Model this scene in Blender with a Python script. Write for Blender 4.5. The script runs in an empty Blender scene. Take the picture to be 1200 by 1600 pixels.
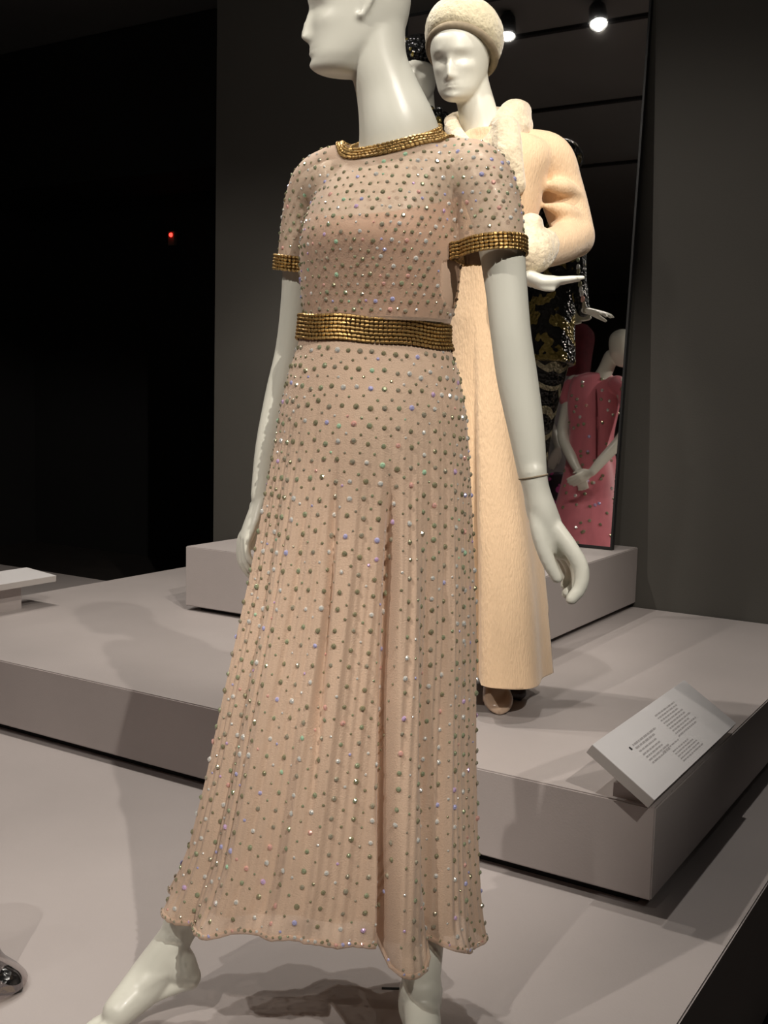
import bpy, bmesh, math, random
import numpy as np
from mathutils import Vector, Matrix
from mathutils.bvhtree import BVHTree

random.seed(7); rng = np.random.RandomState(7)
S = bpy.context.scene
COL = S.collection
PI = math.pi

# ------------------------------------------------------------------ camera
F_PX = 1700.0
YAW, TILT, ROLL, CZ = math.radians(31.9), math.radians(6.2), math.radians(1.4), 1.02
FW = Vector((-math.sin(YAW)*math.cos(TILT), math.cos(YAW)*math.cos(TILT), -math.sin(TILT)))
R0 = Vector((math.cos(YAW), math.sin(YAW), 0))
U0 = R0.cross(FW)
CR = R0*math.cos(ROLL) + U0*math.sin(ROLL)
CU = U0*math.cos(ROLL) - R0*math.sin(ROLL)
CP = Vector((0, 0, CZ))
FH = Vector((-math.sin(YAW), math.cos(YAW), 0))
cam_data = bpy.data.cameras.new('camera')
cam = bpy.data.objects.new('camera', cam_data); COL.objects.link(cam)
M = Matrix((CR, CU, -FW)).transposed().to_4x4(); M.translation = CP
cam.matrix_world = M
cam_data.sensor_fit = 'VERTICAL'; cam_data.sensor_height = 24
cam_data.lens = 24*F_PX/1600
cam_data.clip_start = 0.05; cam_data.clip_end = 60
S.camera = cam

# ------------------------------------------------------------------ world, exposure
w = bpy.data.worlds.new('world'); S.world = w; w.use_nodes = True
w.node_tree.nodes['Background'].inputs[0].default_value = (0.9, 0.85, 0.8, 1)
w.node_tree.nodes['Background'].inputs[1].default_value = 0.02
S.view_settings.view_transform = 'Standard'; S.view_settings.look = 'None'
S.view_settings.gamma = 1; S.view_settings.use_curve_mapping = False
S.view_settings.exposure = -0.22

# ------------------------------------------------------------------ gallery lamps and added unseen ones (positions, aims, powers)
CEIL = 3.6
LAMPS = [  # location, aim, watts, cone deg, blend, colour
    ((1.55, -0.35, 3.42), (-2.05, 1.95, 0.95), 470, 42, .35, (1, .93, .84)),
    ((-2.46, 2.05, 3.47), (-1.75, 2.75, 0.8), 150, 95, .5, (1, .93, .84)),
    ((-3.02, 2.09, 3.47), (-2.5, 2.6, 0.0), 75, 100, .7, (1, .93, .84)),
    ((-0.75, -1.35, 3.42), (-1.12, 1.12, 0.0), 225, 25, .7, (1, .93, .84)),
    ((0.45, 1.15, 3.45), (-1.45, 2.75, 1.4), 235, 36, .4, (1, .91, .80)),
    ((-2.2, -1.2, 3.42), (-2.75, 0.6, 0.9), 60, 50, .6, (1, .93, .84)),
    ((-0.95, 1.95, 3.45), (-0.95, 2.35, 0.2), 95, 88, .7, (1, .95, .88)),  # extra unseen lamp, added so the platform tops outshine their front faces
    ((-1.75, -1.0, 3.44), (-1.02, 1.5, 1.15), 250, 25, .6, (1, .93, .84)),  # unseen lamp added from front left to brighten the bodice
]

# ------------------------------------------------------------------ pixel to place helpers
def ray(x, y): return FW + CR*((x-600)/F_PX) - CU*((y-800)/F_PX)
def P(x, y, d):                       # the point seen at (x, y) at horizontal distance d ahead
    r = ray(x, y); return CP + r*(d/(r.dot(FH)))
def Z(x, y, z): r = ray(x, y); return CP + r*((z-CZ)/r.z)
def YP(x, y, Y): r = ray(x, y); return CP + r*(Y/r.y)
MY, MTILT, MZ0 = 3.90, math.radians(4.0), .455    # mirror foot and how far it leans back against the wall
MP = Vector((0, MY, MZ0)); MN = Vector((0, -math.cos(MTILT), math.sin(MTILT)))
def RP(x, y, Y):                      # real place, on the upright plane at Y, of what the mirror shows at (x, y)
    d = ray(x, y); o = CP+d*((MP-CP).dot(MN)/d.dot(MN)); d2 = d-MN*(2*d.dot(MN)); return o+d2*((Y-o.y)/d2.y)

# ------------------------------------------------------------------ materials
def mat(name, col, rough=.6, metal=0, noise=0, nscale=20, bump=0, bscale=60, spec=.5, sheen=0, coat=0, stretch=None):
    m = bpy.data.materials.new(name); m.use_nodes = True
    nt = m.node_tree; b = nt.nodes['Principled BSDF']
    b.inputs['Base Color'].default_value = (*col, 1); b.inputs['Roughness'].default_value = rough
    b.inputs['Metallic'].default_value = metal; b.inputs['Specular IOR Level'].default_value = spec
    b.inputs['Sheen Weight'].default_value = sheen; b.inputs['Coat Weight'].default_value = coat
    tc = nt.nodes.new('ShaderNodeTexCoord'); mp = nt.nodes.new('ShaderNodeMapping')
    nt.links.new(tc.outputs['Object'], mp.inputs[0])
    if stretch: mp.inputs['Scale'].default_value = stretch
    if noise:
        n = nt.nodes.new('ShaderNodeTexNoise'); n.inputs['Scale'].default_value = nscale; n.inputs['Detail'].default_value = 6
        nt.links.new(mp.outputs[0], n.inputs[0])
        r = nt.nodes.new('ShaderNodeValToRGB')
        r.color_ramp.elements[0].position = .3; r.color_ramp.elements[1].position = .7
        r.color_ramp.elements[0].color = (*[c*(1-noise) for c in col], 1)
        r.color_ramp.elements[1].color = (*[min(1, c*(1+noise)) for c in col], 1)
        nt.links.new(n.outputs[0], r.inputs[0]); nt.links.new(r.outputs[0], b.inputs['Base Color'])
    if bump:
        n2 = nt.nodes.new('ShaderNodeTexNoise'); n2.inputs['Scale'].default_value = bscale; n2.inputs['Detail'].default_value = 4
        nt.links.new(mp.outputs[0], n2.inputs[0])
        bp = nt.nodes.new('ShaderNodeBump'); bp.inputs['Strength'].default_value = bump; bp.inputs['Distance'].default_value = .01
        nt.links.new(n2.outputs[0], bp.inputs['Height']); nt.links.new(bp.outputs[0], b.inputs['Normal'])
    return m

def sheer(name, col, trans, wave=0):
    m = mat(name, col, .75, noise=.06, nscale=8, sheen=.25, bump=.25, bscale=500)
    nt = m.node_tree; b = nt.nodes['Principled BSDF']; out = nt.nodes['Material Output']
    t = nt.nodes.new('ShaderNodeBsdfTransparent'); t.inputs[0].default_value = (1, .93, .88, 1)
    lw = nt.nodes.new('ShaderNodeLayerWeight'); lw.inputs[0].default_value = .35
    mr = nt.nodes.new('ShaderNodeMapRange'); mr.inputs[3].default_value = trans; mr.inputs[4].default_value = trans*.15
    nt.links.new(lw.outputs['Facing'], mr.inputs[0])
    mx = nt.nodes.new('ShaderNodeMixShader')
    nt.links.new(mr.outputs[0], mx.inputs[0]); nt.links.new(b.outputs[0], mx.inputs[1]); nt.links.new(t.outputs[0], mx.inputs[2])
    nt.links.new(mx.outputs[0], out.inputs[0])
    return m

M_plinth = mat('grey_paint', (.40, .358, .345), .55, noise=.04, nscale=3, bump=.05, bscale=200)
M_wall = mat('dark_wall_paint', (.070, .065, .056), .8, noise=.06, nscale=2, bump=.05, bscale=150)
M_black = mat('black_paint', (.012, .011, .011), .9, noise=.1, nscale=2)
M_ceil = mat('charcoal_ceiling', (.22, .215, .21), .7, noise=.05, nscale=2)
M_floor = mat('dark_gallery_floor', (.05, .042, .038), .6, noise=.15, nscale=5)
M_gap = mat('black_recess', (.01, .01, .01), .9)
M_skin = mat('mannequin_lacquer', (.74, .73, .64), .36, noise=.015, nscale=3, coat=.15)
M_dress = sheer('pink_beige_georgette', (.70, .515, .385), .60)
M_slip = mat('beige_silk_slip', (.70, .50, .37), .5, noise=.03, nscale=6)
M_gold = mat('gold_bugle_beads', (.50, .33, .13), .42, metal=.85, noise=.25, nscale=300)
M_band = mat('bronze_band_cloth', (.16, .09, .03), .7, noise=.2, nscale=200)
M_coat = mat('cream_wool', (.82, .585, .37), .8, noise=.05, nscale=25, sheen=.3, bump=.35, bscale=250, stretch=(1, 1, .25))
M_fur = mat('cream_fur', (.78, .65, .46), .95, noise=.12, nscale=45, sheen=.6, bump=.5, bscale=90)
M_hat = mat('cream_fur_hat', (.62, .55, .38), .95, noise=.10, nscale=60, sheen=.5, bump=.4, bscale=110)
M_hatband = mat('taupe_hat_lining', (.26, .21, .14), .8, noise=.15, nscale=80)
M_shoe = mat('nude_patent', (.50, .36, .26), .25, noise=.04, nscale=20, coat=.4)
M_dark = mat('dark_leather', (.03, .02, .018), .35, noise=.2, nscale=20)
M_label = mat('white_label_board', (.62, .60, .60), .5, noise=.015, nscale=5)
M_labside = mat('grey_label_side', (.42, .39, .37), .6, noise=.03, nscale=5)
M_ink = mat('grey_print', (.34, .32, .32), .8, noise=.1, nscale=100)
M_inkb = mat('black_print', (.02, .02, .02), .8, noise=.1, nscale=100)
M_pink = mat('pink_silk', (.62, .17, .21), .45, noise=.12, nscale=5, sheen=.3, stretch=(3, 3, .6))
M_red = mat('dark_red_wool', (.14, .012, .02), .8, noise=.2, nscale=20)
M_grey = mat('grey_silk', (.45, .44, .45), .5, noise=.08, nscale=5, stretch=(4, 4, .4))
M_steel = mat('brushed_lamp_metal', (.03, .03, .03), .55, metal=.6, noise=.1, nscale=40)

def mirror_mat():
    m = mat('mirror_silver', (.80, .78, .76), .015, metal=1, noise=.01, nscale=1); return m
M_mirror = mirror_mat()

def gem_mat():
    m = bpy.data.materials.new('crystal_stone'); m.use_nodes = True
    nt = m.node_tree; b = nt.nodes['Principled BSDF']
    oi = nt.nodes.new('ShaderNodeObjectInfo'); ge = nt.nodes.new('ShaderNodeNewGeometry')
    ad = nt.nodes.new('ShaderNodeMath'); ad.operation = 'ADD'
    nt.links.new(oi.outputs['Random'], ad.inputs[0]); nt.links.new(ge.outputs['Random Per Island'], ad.inputs[1])
    fr = nt.nodes.new('ShaderNodeMath'); fr.operation = 'FRACT'; nt.links.new(ad.outputs[0], fr.inputs[0])
    r = nt.nodes.new('ShaderNodeValToRGB'); r.color_ramp.interpolation = 'CONSTANT'
    cols = [(0, (.34, .32, .20)), (.35, (.44, .40, .30)), (.55, (.38, .42, .27)), (.70, (.80, .80, .76)),
            (.88, (.60, .60, .95)), (.92, (.95, .55, .48)), (.96, (.80, .58, .9)), (.98, (.55, .85, .6))]
    while len(r.color_ramp.elements) < len(cols): r.color_ramp.elements.new(.5)
    for e, (p, c) in zip(r.color_ramp.elements, cols): e.position = p; e.color = (*c, 1)
    nt.links.new(fr.outputs[0], r.inputs[0]); nt.links.new(r.outputs[0], b.inputs['Base Color'])
    b.inputs['Metallic'].default_value = .45; b.inputs['Roughness'].default_value = .13
    return m
M_gem = gem_mat()

def sequin_mat(name, base, gold, zig=False):
    m = bpy.data.materials.new(name); m.use_nodes = True
    nt = m.node_tree; b = nt.nodes['Principled BSDF']
    tc = nt.nodes.new('ShaderNodeTexCoord')
    v = nt.nodes.new('ShaderNodeTexVoronoi'); v.inputs['Scale'].default_value = 70
    nt.links.new(tc.outputs['Object'], v.inputs[0])
    if zig:     # rows of chevrons
        sp = nt.nodes.new('ShaderNodeSeparateXYZ'); nt.links.new(tc.outputs['Object'], sp.inputs[0])
        ax = nt.nodes.new('ShaderNodeMath'); ax.operation = 'ADD'
        nt.links.new(sp.outputs[0], ax.inputs[0]); nt.links.new(sp.outputs[1], ax.inputs[1])
        pp = nt.nodes.new('ShaderNodeMath'); pp.operation = 'PINGPONG'; pp.inputs[1].default_value = .035
        nt.links.new(ax.outputs[0], pp.inputs[0])
        a2 = nt.nodes.new('ShaderNodeMath'); a2.operation = 'ADD'
        nt.links.new(pp.outputs[0], a2.inputs[0]); nt.links.new(sp.outputs[2], a2.inputs[1])
        wv = nt.nodes.new('ShaderNodeMath'); wv.operation = 'PINGPONG'; wv.inputs[1].default_value = .05
        nt.links.new(a2.outputs[0], wv.inputs[0])
        gt = nt.nodes.new('ShaderNodeMath'); gt.operation = 'GREATER_THAN'; gt.inputs[1].default_value = .036
        nt.links.new(wv.outputs[0], gt.inputs[0]); fac = gt.outputs[0]
    else:
        n = nt.nodes.new('ShaderNodeTexNoise'); n.inputs['Scale'].default_value = 14
        nt.links.new(tc.outputs['Object'], n.inputs[0])
        gt = nt.nodes.new('ShaderNodeMath'); gt.operation = 'GREATER_THAN'; gt.inputs[1].default_value = .56
        nt.links.new(n.outputs[0], gt.inputs[0]); fac = gt.outputs[0]
    mx = nt.nodes.new('ShaderNodeMix'); mx.data_type = 'RGBA'
    nt.links.new(fac, mx.inputs[0]); mx.inputs[6].default_value = (*base, 1); mx.inputs[7].default_value = (*gold, 1)
    nt.links.new(mx.outputs[2], b.inputs['Base Color'])
    bp = nt.nodes.new('ShaderNodeBump'); bp.inputs['Strength'].default_value = .8; bp.inputs['Distance'].default_value = .01
    nt.links.new(v.outputs['Distance'], bp.inputs['Height']); nt.links.new(bp.outputs[0], b.inputs['Normal'])
    b.inputs['Roughness'].default_value = .2; b.inputs['Metallic'].default_value = .4
    return m
M_seq = sequin_mat('black_gold_sequins', (.012, .012, .012), (.16, .12, .03))
M_zig = sequin_mat('black_zigzag_sequins', (.012, .012, .012), (.30, .27, .18), True)
def dots_mat():
    m = bpy.data.materials.new('magenta_dots'); m.use_nodes = True
    nt = m.node_tree; b = nt.nodes['Principled BSDF']
    tc = nt.nodes.new('ShaderNodeTexCoord'); v = nt.nodes.new('ShaderNodeTexVoronoi'); v.inputs['Scale'].default_value = 14
    nt.links.new(tc.outputs['Object'], v.inputs[0])
    gt = nt.nodes.new('ShaderNodeMath'); gt.operation = 'LESS_THAN'; gt.inputs[1].default_value = .42
    nt.links.new(v.outputs['Distance'], gt.inputs[0])
    mx = nt.nodes.new('ShaderNodeMix'); mx.data_type = 'RGBA'
    nt.links.new(gt.outputs[0], mx.inputs[0]); mx.inputs[6].default_value = (.02, .01, .02, 1); mx.inputs[7].default_value = (.65, .08, .35, 1)
    nt.links.new(mx.outputs[2], b.inputs['Base Color']); b.inputs['Roughness'].default_value = .5
    return m
M_dots = dots_mat()
def emis(name, col, s):
    m = bpy.data.materials.new(name); m.use_nodes = True; b = m.node_tree.nodes['Principled BSDF']
    b.inputs['Base Color'].default_value = (*col, 1)
    b.inputs['Emission Color'].default_value = (*col, 1); b.inputs['Emission Strength'].default_value = s
    return m
M_bulb = emis('lit_bulb', (1, .96, .9), 110)
M_led = emis('red_led', (1, .03, .02), 6)

# ------------------------------------------------------------------ object helpers
def link(name, me, m, parent=None, smooth=True):
    o = bpy.data.objects.new(name, me); COL.objects.link(o)
    if m and not me.materials: me.materials.append(m)
    if smooth: me.polygons.foreach_set('use_smooth', [True]*len(me.polygons))
    if parent:
        o.parent = parent; o.matrix_parent_inverse = parent.matrix_world.inverted()
    return o
def thing(name, label, cat, loc, group=None):
    o = bpy.data.objects.new(name, None); COL.objects.link(o); o.location = loc; o.empty_display_size = .1
    o.matrix_world = Matrix.Translation(loc)
    o['label'] = label; o['category'] = cat
    if group: o['group'] = group
    return o
def tag(o, label, cat, group=None):
    o['label'] = label; o['category'] = cat
    if group: o['group'] = group
    return o
def mesh_from(vf, name='m'):
    me = bpy.data.meshes.new(name); me.from_pydata([tuple(v) for v in vf[0]], [], vf[1]); me.update(); return me
def box_vf(x0, x1, y0, y1, z0, z1):
    v = [(x, y, z) for z in (z0, z1) for y in (y0, y1) for x in (x0, x1)]
    return v, [(0, 2, 3, 1), (4, 5, 7, 6), (0, 1, 5, 4), (2, 6, 7, 3), (1, 3, 7, 5), (0, 4, 6, 2)]
def box(name, x0, x1, y0, y1, z0, z1, m, parent=None, bevel=0, seg=2):
    bm = bmesh.new(); v, f = box_vf(x0, x1, y0, y1, z0, z1)
    vs = [bm.verts.new(p) for p in v]; [bm.faces.new([vs[i] for i in q]) for q in f]
    if bevel: bmesh.ops.bevel(bm, geom=list(bm.edges), offset=bevel, segments=seg, affect='EDGES')
    me = bpy.data.meshes.new(name); bm.to_mesh(me); bm.free()
    return link(name, me, m, parent, smooth=False)
def struct(o): o['kind'] = 'structure'; return o

def join(*parts):
    V, F = [], []
    for v, f in parts:
        n = len(V); V += [tuple(p) for p in v]; F += [tuple(i+n for i in q) for q in f]
    return V, F
def catmull(pts, n):
    pts = [np.array(p, float) for p in pts]; out = []
    P_ = [2*pts[0]-pts[1]] + pts + [2*pts[-1]-pts[-2]]
    for i in range(1, len(P_)-2):
        for k in range(n):
            t = k/n; a, b, c, d = P_[i-1:i+3]
            out.append(.5*((2*b)+(c-a)*t+(2*a-5*b+4*c-d)*t*t+(3*b-a-3*c+d)*t**3))
    out.append(pts[-1]); return out
def tube(pts, radii, n=6, seg=20, flat=1.0, flatdir=None):
    """round ended limb through pts; radii per point; flat squeezes the radius along flatdir"""
    data = catmull([list(p)+[r] for p, r in zip(pts, radii)], n)
    c = [d[:3] for d in data]; r = [max(d[3], .0015) for d in data]
    t0 = c[1]-c[0]; t0 = t0/np.linalg.norm(t0); t1 = c[-1]-c[-2]; t1 = t1/np.linalg.norm(t1)
    cs, rs = [], []
    for a in (90, 72, 50, 25): a = math.radians(a); cs.append(c[0]-t0*r[0]*math.sin(a)); rs.append(max(r[0]*math.cos(a), 1e-4))
    cs += c; rs += r
    for a in (25, 50, 72, 90): a = math.radians(a); cs.append(c[-1]+t1*r[-1]*math.sin(a)); rs.append(max(r[-1]*math.cos(a), 1e-4))
    V, F = [], []
    up = np.array(flatdir if flatdir is not None else (0.3, .2, .93), float)
    for i in range(len(cs)):
        t = cs[min(i+1, len(cs)-1)]-cs[max(i-1, 0)]; t = t/(np.linalg.norm(t)+1e-12)
        e1 = up - t*np.dot(up, t)
        if np.linalg.norm(e1) < 1e-3: e1 = np.cross(t, (1, 0, 0))
        e1 = e1/np.linalg.norm(e1); e2 = np.cross(t, e1)
        for k in range(seg):
            a = 2*PI*k/seg; V.append(cs[i]+e1*math.cos(a)*rs[i]*flat+e2*math.sin(a)*rs[i])
    for i in range(len(cs)-1):
        for k in range(seg):
            F.append((i*seg+k, i*seg+(k+1) % seg, (i+1)*seg+(k+1) % seg, (i+1)*seg+k))
    F.append(tuple(range(seg))[::-1]); F.append(tuple((len(cs)-1)*seg+k for k in range(seg)))
    return V, F
def loft(rings, seg=40, sub=5, power=2.0, cap=True):
    """rings: (centre, side vec, fwd vec, half side, half fwd front, half fwd back); smoothed between"""
    data = catmull([list(c)+list(s)+list(f)+[a, b, bb] for c, s, f, a, b, bb in rings], sub)
    V, F = [], []
    for d in data:
        c, s, f = d[:3], d[3:6], d[6:9]
        for k in range(seg):
            t = 2*PI*k/seg; ca, sa = math.cos(t), math.sin(t)
            x = math.copysign(abs(ca)**(2/power), ca)*d[9]; y = math.copysign(abs(sa)**(2/power), sa)*(d[10] if sa > 0 else d[11])
            V.append(c+s*x+f*y)
    n = len(data)
    for i in range(n-1):
        for k in range(seg): F.append((i*seg+k, i*seg+(k+1) % seg, (i+1)*seg+(k+1) % seg, (i+1)*seg+k))
    if cap: F.append(tuple(range(seg))[::-1]); F.append(tuple((n-1)*seg+k for k in range(seg)))
    return V, F
def remesh(vf, voxel, smooth=4, fac=.5):
    me = mesh_from(vf, 'tmp'); bm = bmesh.new(); bm.from_mesh(me); bmesh.ops.recalc_face_normals(bm, faces=bm.faces); bm.to_mesh(me); bm.free()
    o = bpy.data.objects.new('tmp', me); COL.objects.link(o)
    r = o.modifiers.new('r', 'REMESH'); r.mode = 'VOXEL'; r.voxel_size = voxel; r.adaptivity = 0
    if smooth: s = o.modifiers.new('s', 'SMOOTH'); s.factor = fac; s.iterations = smooth
    dg = bpy.context.evaluated_depsgraph_get(); dg.update()
    out = bpy.data.meshes.new_from_object(o.evaluated_get(dg))
    bpy.data.objects.remove(o); bpy.data.meshes.remove(me)
    return out
def cut_axis(me, p, n, rad):
    bm = bmesh.new(); bm.from_mesh(me); n = Vector(n).normalized(); p = Vector(p)
    bmesh.ops.bisect_plane(bm, geom=list(bm.verts)+list(bm.edges)+list(bm.faces), plane_co=p, plane_no=n)
    kill = []
    for f in bm.faces:
        q = f.calc_center_median()-p; h = q.dot(n)
        if h > 1e-6 and (q-n*h).length < rad: kill.append(f)
    bmesh.ops.delete(bm, geom=kill, context='FACES'); bm.to_mesh(me); bm.free(); me.update(); return me
def cut(me, planes):
    """remove everything on the +normal side of each (point, normal, centre, radius) plane near the centre"""
    bm = bmesh.new(); bm.from_mesh(me)
    for p, n, c, rad in planes:
        n = Vector(n).normalized(); p = Vector(p)
        geo = [f for f in bm.faces if c is None or (f.calc_center_median()-Vector(c)).length < rad]
        es = {e for f in geo for e in f.edges}; vs = {v for f in geo for v in f.verts}
        bmesh.ops.bisect_plane(bm, geom=list(vs)+list(es)+geo, plane_co=p, plane_no=n, clear_outer=False)
        kill = [f for f in bm.faces if (f.calc_center_median()-p).dot(n) > 1e-6 and (c is None or (f.calc_center_median()-Vector(c)).length < rad)]
        bmesh.ops.delete(bm, geom=kill, context='FACES')
    bm.to_mesh(me); bm.free(); me.update(); return me

# ------------------------------------------------------------------ anatomy
def head_vf(base, face, up, k=1.0, ears=True, wk=1.0):
    """head with its chin at base; face: direction it looks; up: its own up; k scales 0.225 m chin to crown"""
    f = Vector(face).normalized(); u = Vector(up).normalized(); s = f.cross(u).normalized(); f = u.cross(s).normalized()
    zs = [0, .004, .012, .03, .05, .07, .09, .115, .14, .165, .185, .205, .218, .2235, .225]
    fr = [.060, .071, .081, .085, .0845, .086, .088, .0905, .0955, .092, .080, .057, .033, .015, .001]
    bk = [-.004, -.012, -.018, -.032, -.062, -.080, -.088, -.094, -.097, -.094, -.085, -.064, -.038, -.018, -.001]
    wd = [.018, .030, .040, .051, .0585, .0635, .067, .0705, .073, .072, .066, .050, .031, .015, .001]
    NZ, NA = 110, 120; V, F = [], []
    zz = np.linspace(0, 1, NZ); zz = .225*(1-np.cos(zz*PI))/2
    fz, bz, wz = (np.interp(zz, zs, a) for a in (fr, bk, wd))
    ker = np.ones(5)/5
    for arr in (fz, bz, wz): arr[2:-2] = np.convolve(arr, ker, 'valid')
    g = lambda x, m, q: math.exp(-((x-m)/q)**2)
    for i in range(NZ):
        z = zz[i]; yc = bz[i]+(fz[i]-bz[i])*.42
        for j in range(NA):
            t = 2*PI*j/NA; ca, sa = math.cos(t), math.sin(t)
            pw = 2.0 if sa > 0 else 2.1
            x = math.copysign(abs(ca)**(2/pw), ca)*wz[i]
            y = yc + math.copysign(abs(sa)**(2/pw), sa)*((fz[i]-yc) if sa > 0 else (yc-bz[i]))
            if sa > 0:
                m = min(1, sa*1.6); ax = abs(x)
                nz_amp = np.interp(z, [.050, .0565, .062, .070, .088, .106, .120], [0, .008, .0200, .0195, .0130, .0055, 0])
                nz_w = np.interp(z, [.052, .062, .074, .115], [.009, .0105, .009, .0075])
                y += nz_amp*g(x, 0, nz_w)
                y += .0015*g(ax, .010, .006)*g(z, .0615, .006)
                y -= .0105*g(ax, .030, .020)*g(z, .108, .0135)*m      # sockets
                y += .0030*g(ax, .031, .013)*g(z, .103, .008)*m      # lids
                y += .003*g(ax, .028, .02)*g(z, .131, .007)*m         # brow
                y += .004*g(ax, .045, .015)*g(z, .088, .014)*m        # cheekbone
                y += .0045*g(x, 0, .019)*g(z, .0445, .0035)           # lips
                y += .0050*g(x, 0, .015)*g(z, .0355, .0038)
                y -= .0040*g(x, 0, .023)*g(z, .0402, .0017)
                y -= .0030*g(x, 0, .02)*g(z, .0275, .0045)
                y += .0060*g(x, 0, .018)*g(z, .012, .010)             # chin
            V.append(Vector(base)+(s*x*wk+f*(y-.07)+u*z)*k)
    for i in range(NZ-1):
        for j in range(NA): F.append((i*NA+j, i*NA+(j+1) % NA, (i+1)*NA+(j+1) % NA, (i+1)*NA+j))
    F.append(tuple(range(NA))[::-1]); F.append(tuple((NZ-1)*NA+j for j in range(NA)))
    parts = [(V, F)]
    if ears:
        for sd in (-1, 1):
            L = lambda x, y, z: Vector(base)+(s*(sd*(x-.002))+f*(y+.004-.07)+u*(z+.010))*k
            rim = [L(.066, .004, .083), L(.071, -.004, .079), L(.074, -.011, .088), L(.079, -.021, .105), L(.081, -.024, .122),
                   L(.079, -.015, .134), L(.074, -.003, .134), L(.070, .004, .124)]
            parts.append(tube(rim, [.005*k, .0065*k, .005*k, .0045*k, .0045*k, .0045*k, .004*k, .003*k], n=4, seg=10))
            parts.append(tube([L(.069, -.006, .092), L(.071, -.010, .11), L(.071, -.008, .125)], [.006*k, .009*k, .007*k], n=4, seg=12))
    return join(*parts)

def hand_vf(w, d, n, side, curl=.35, k=1.0, spread=.06, thumb=.6):
    """w wrist, d pointing dir, n back-of-hand normal, side +1 puts the thumb to d x n"""
    d = Vector(d).normalized(); n = Vector(n); n = (n-d*n.dot(d)).normalized(); s = d.cross(n)*side; w = Vector(w)
    parts = [loft([(w-d*.01*k, s, n, .022*k, .016*k, .016*k), (w+d*.02*k, s, n, .026*k, .014*k, .014*k),
                   (w+d*.055*k, s, n, .035*k, .012*k, .013*k), (w+d*.088*k, s, n, .036*k, .010*k, .011*k)], seg=24, sub=4)]
    for i, (o, L, r) in enumerate([(.027, .072, .0082), (.0095, .080, .0084), (-.009, .074, .0080), (-.026, .058, .0070)]):
        c = curl*(1+.12*i); p = w+d*.080*k+s*o*k; dirn = d+s*(o*spread*12); pts = [p]; rr = [r*k*1.1]
        for q, fr in enumerate((.16, .40, .27, .17)):
            a = c*(0, .8, 1.7, 2.3)[q]; v = (dirn.normalized()*math.cos(a)-n*math.sin(a)); p = p+v*L*fr*1.1*k; pts.append(p); rr.append(r*k*(1.05, .98, .9, .72)[q])
        parts.append(tube(pts, rr, n=4, seg=12))
    t0 = w+d*.022*k+s*.020*k
    v1 = (d*.75+s*.62*thumb*1.4-n*.35).normalized(); v2 = (d*.95+s*.2*thumb-n*.3).normalized()
    parts.append(tube([t0, t0+v1*.036*k, t0+v1*.036*k+v2*.030*k, t0+v1*.036*k+v2*.052*k], [.013*k, .0105*k, .0088*k, .0068*k], n=4, seg=12))
    return join(*parts)

def foot_vf(ankle, heel, ball, toe, k=1.0, side=(1, 0, 0)):
    a, h, b, t = (Vector(q) for q in (ankle, heel, ball, toe))
    parts = [tube([a, a.lerp(h, .55), h], [.034*k, .034*k, .026*k], n=5),
             tube([a.lerp(h, .3), a.lerp(b, .42), b, b.lerp(t, .55)], [.029*k, .028*k, .026*k, .017*k], n=5, flatdir=(0, 0, 1), flat=.85),
             tube([h, h.lerp(b, .5), b], [.024*k, .013*k, .020*k], n=4)]
    s = Vector(side).normalized(); v = (t-b)
    for i, o in enumerate((-.026, -.011, .003, .016, .028)):
        st = b+s*o*k*.95; L = (1.0, .96, .88, .78, .66)[i]; r = (.0125, .0095, .009, .0085, .008)[i]*k
        parts.append(tube([st, st+v*.6*L, st+v*L], [r*1.15, r, r*.8], n=3, seg=10))
    return join(*parts)

# ------------------------------------------------------------------ the gallery shell
PX, FY, WY, PLZ, BZ = -.628, 2.05, 4.06, .22, .455
XL = -3.33
struct(box('floor', -8, 3.5, -5.2, 7, -.45, -.38, M_floor))
struct(box('ceiling', -8, 3.5, -5.2, 7, CEIL, CEIL+.1, M_ceil))
struct(box('wall_back', -3.512, 3.4, WY, WY+.25, -.38, CEIL, M_wall))
struct(box('wall_far', -8, 3.4, 6.6, 6.8, -.38, CEIL, M_black))
struct(box('wall_left', -8, -7.8, -5, 6.6, -.38, CEIL, M_black))
struct(box('wall_right', 3.4, 3.6, -5, 6.6, -.38, CEIL, M_black))
struct(box('wall_front', -7.8, 3.4, -5.2, -5, -.38, CEIL, M_wall))
struct(box('trim_1', -7.8, -3.9, 5.9, 6.58, 2.55, CEIL-.01, M_black))
# visitors' side: the low display platform, the middle step and the back block, each with a recessed black foot
def platform(name, label, x0, x1, y0, y1, z0, z1, foot):
    t = thing(name, label, 'platform', ((x0+x1)/2, (y0+y1)/2, z0))
    box('deck', x0, x1, y0, y1, z0+foot, z1, M_plinth, t, bevel=.003)
    box('recessed_foot', x0+.04, x1-.04, y0+.04, y1-.04, z0, z0+foot, M_gap, t)
    return t
platform('display_platform', 'wide low grey platform that carries the whole display, its right edge at the bottom corner', -5.6, -.465, -1.2, WY-.005, -.38, 0, .04)
platform('display_plinth', 'low grey block under the pink gown, out of frame to the left', -3.75, -2.05, -.85, 1.25, 0, .24, .03)
platform('display_platform', 'grey step platform in the middle with the slanted label board on its right edge', XL, PX, FY, WY-.005, 0, PLZ, .028)
platform('display_plinth', 'tall grey block against the wall behind the cream coat, carrying the mirror', -2.665, -1.365, 2.93, WY-.005, PLZ, BZ, .018)

# ceiling seams seen in the mirror
for yy, xa, xb in ((1.78, -6.5, 2.5), (.65, -7, 2.5), (-.55, -7, 2.5)):
    struct(box('trim_2', xa, xb, yy-.016, yy+.016, CEIL-.02, CEIL, M_black))

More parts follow.
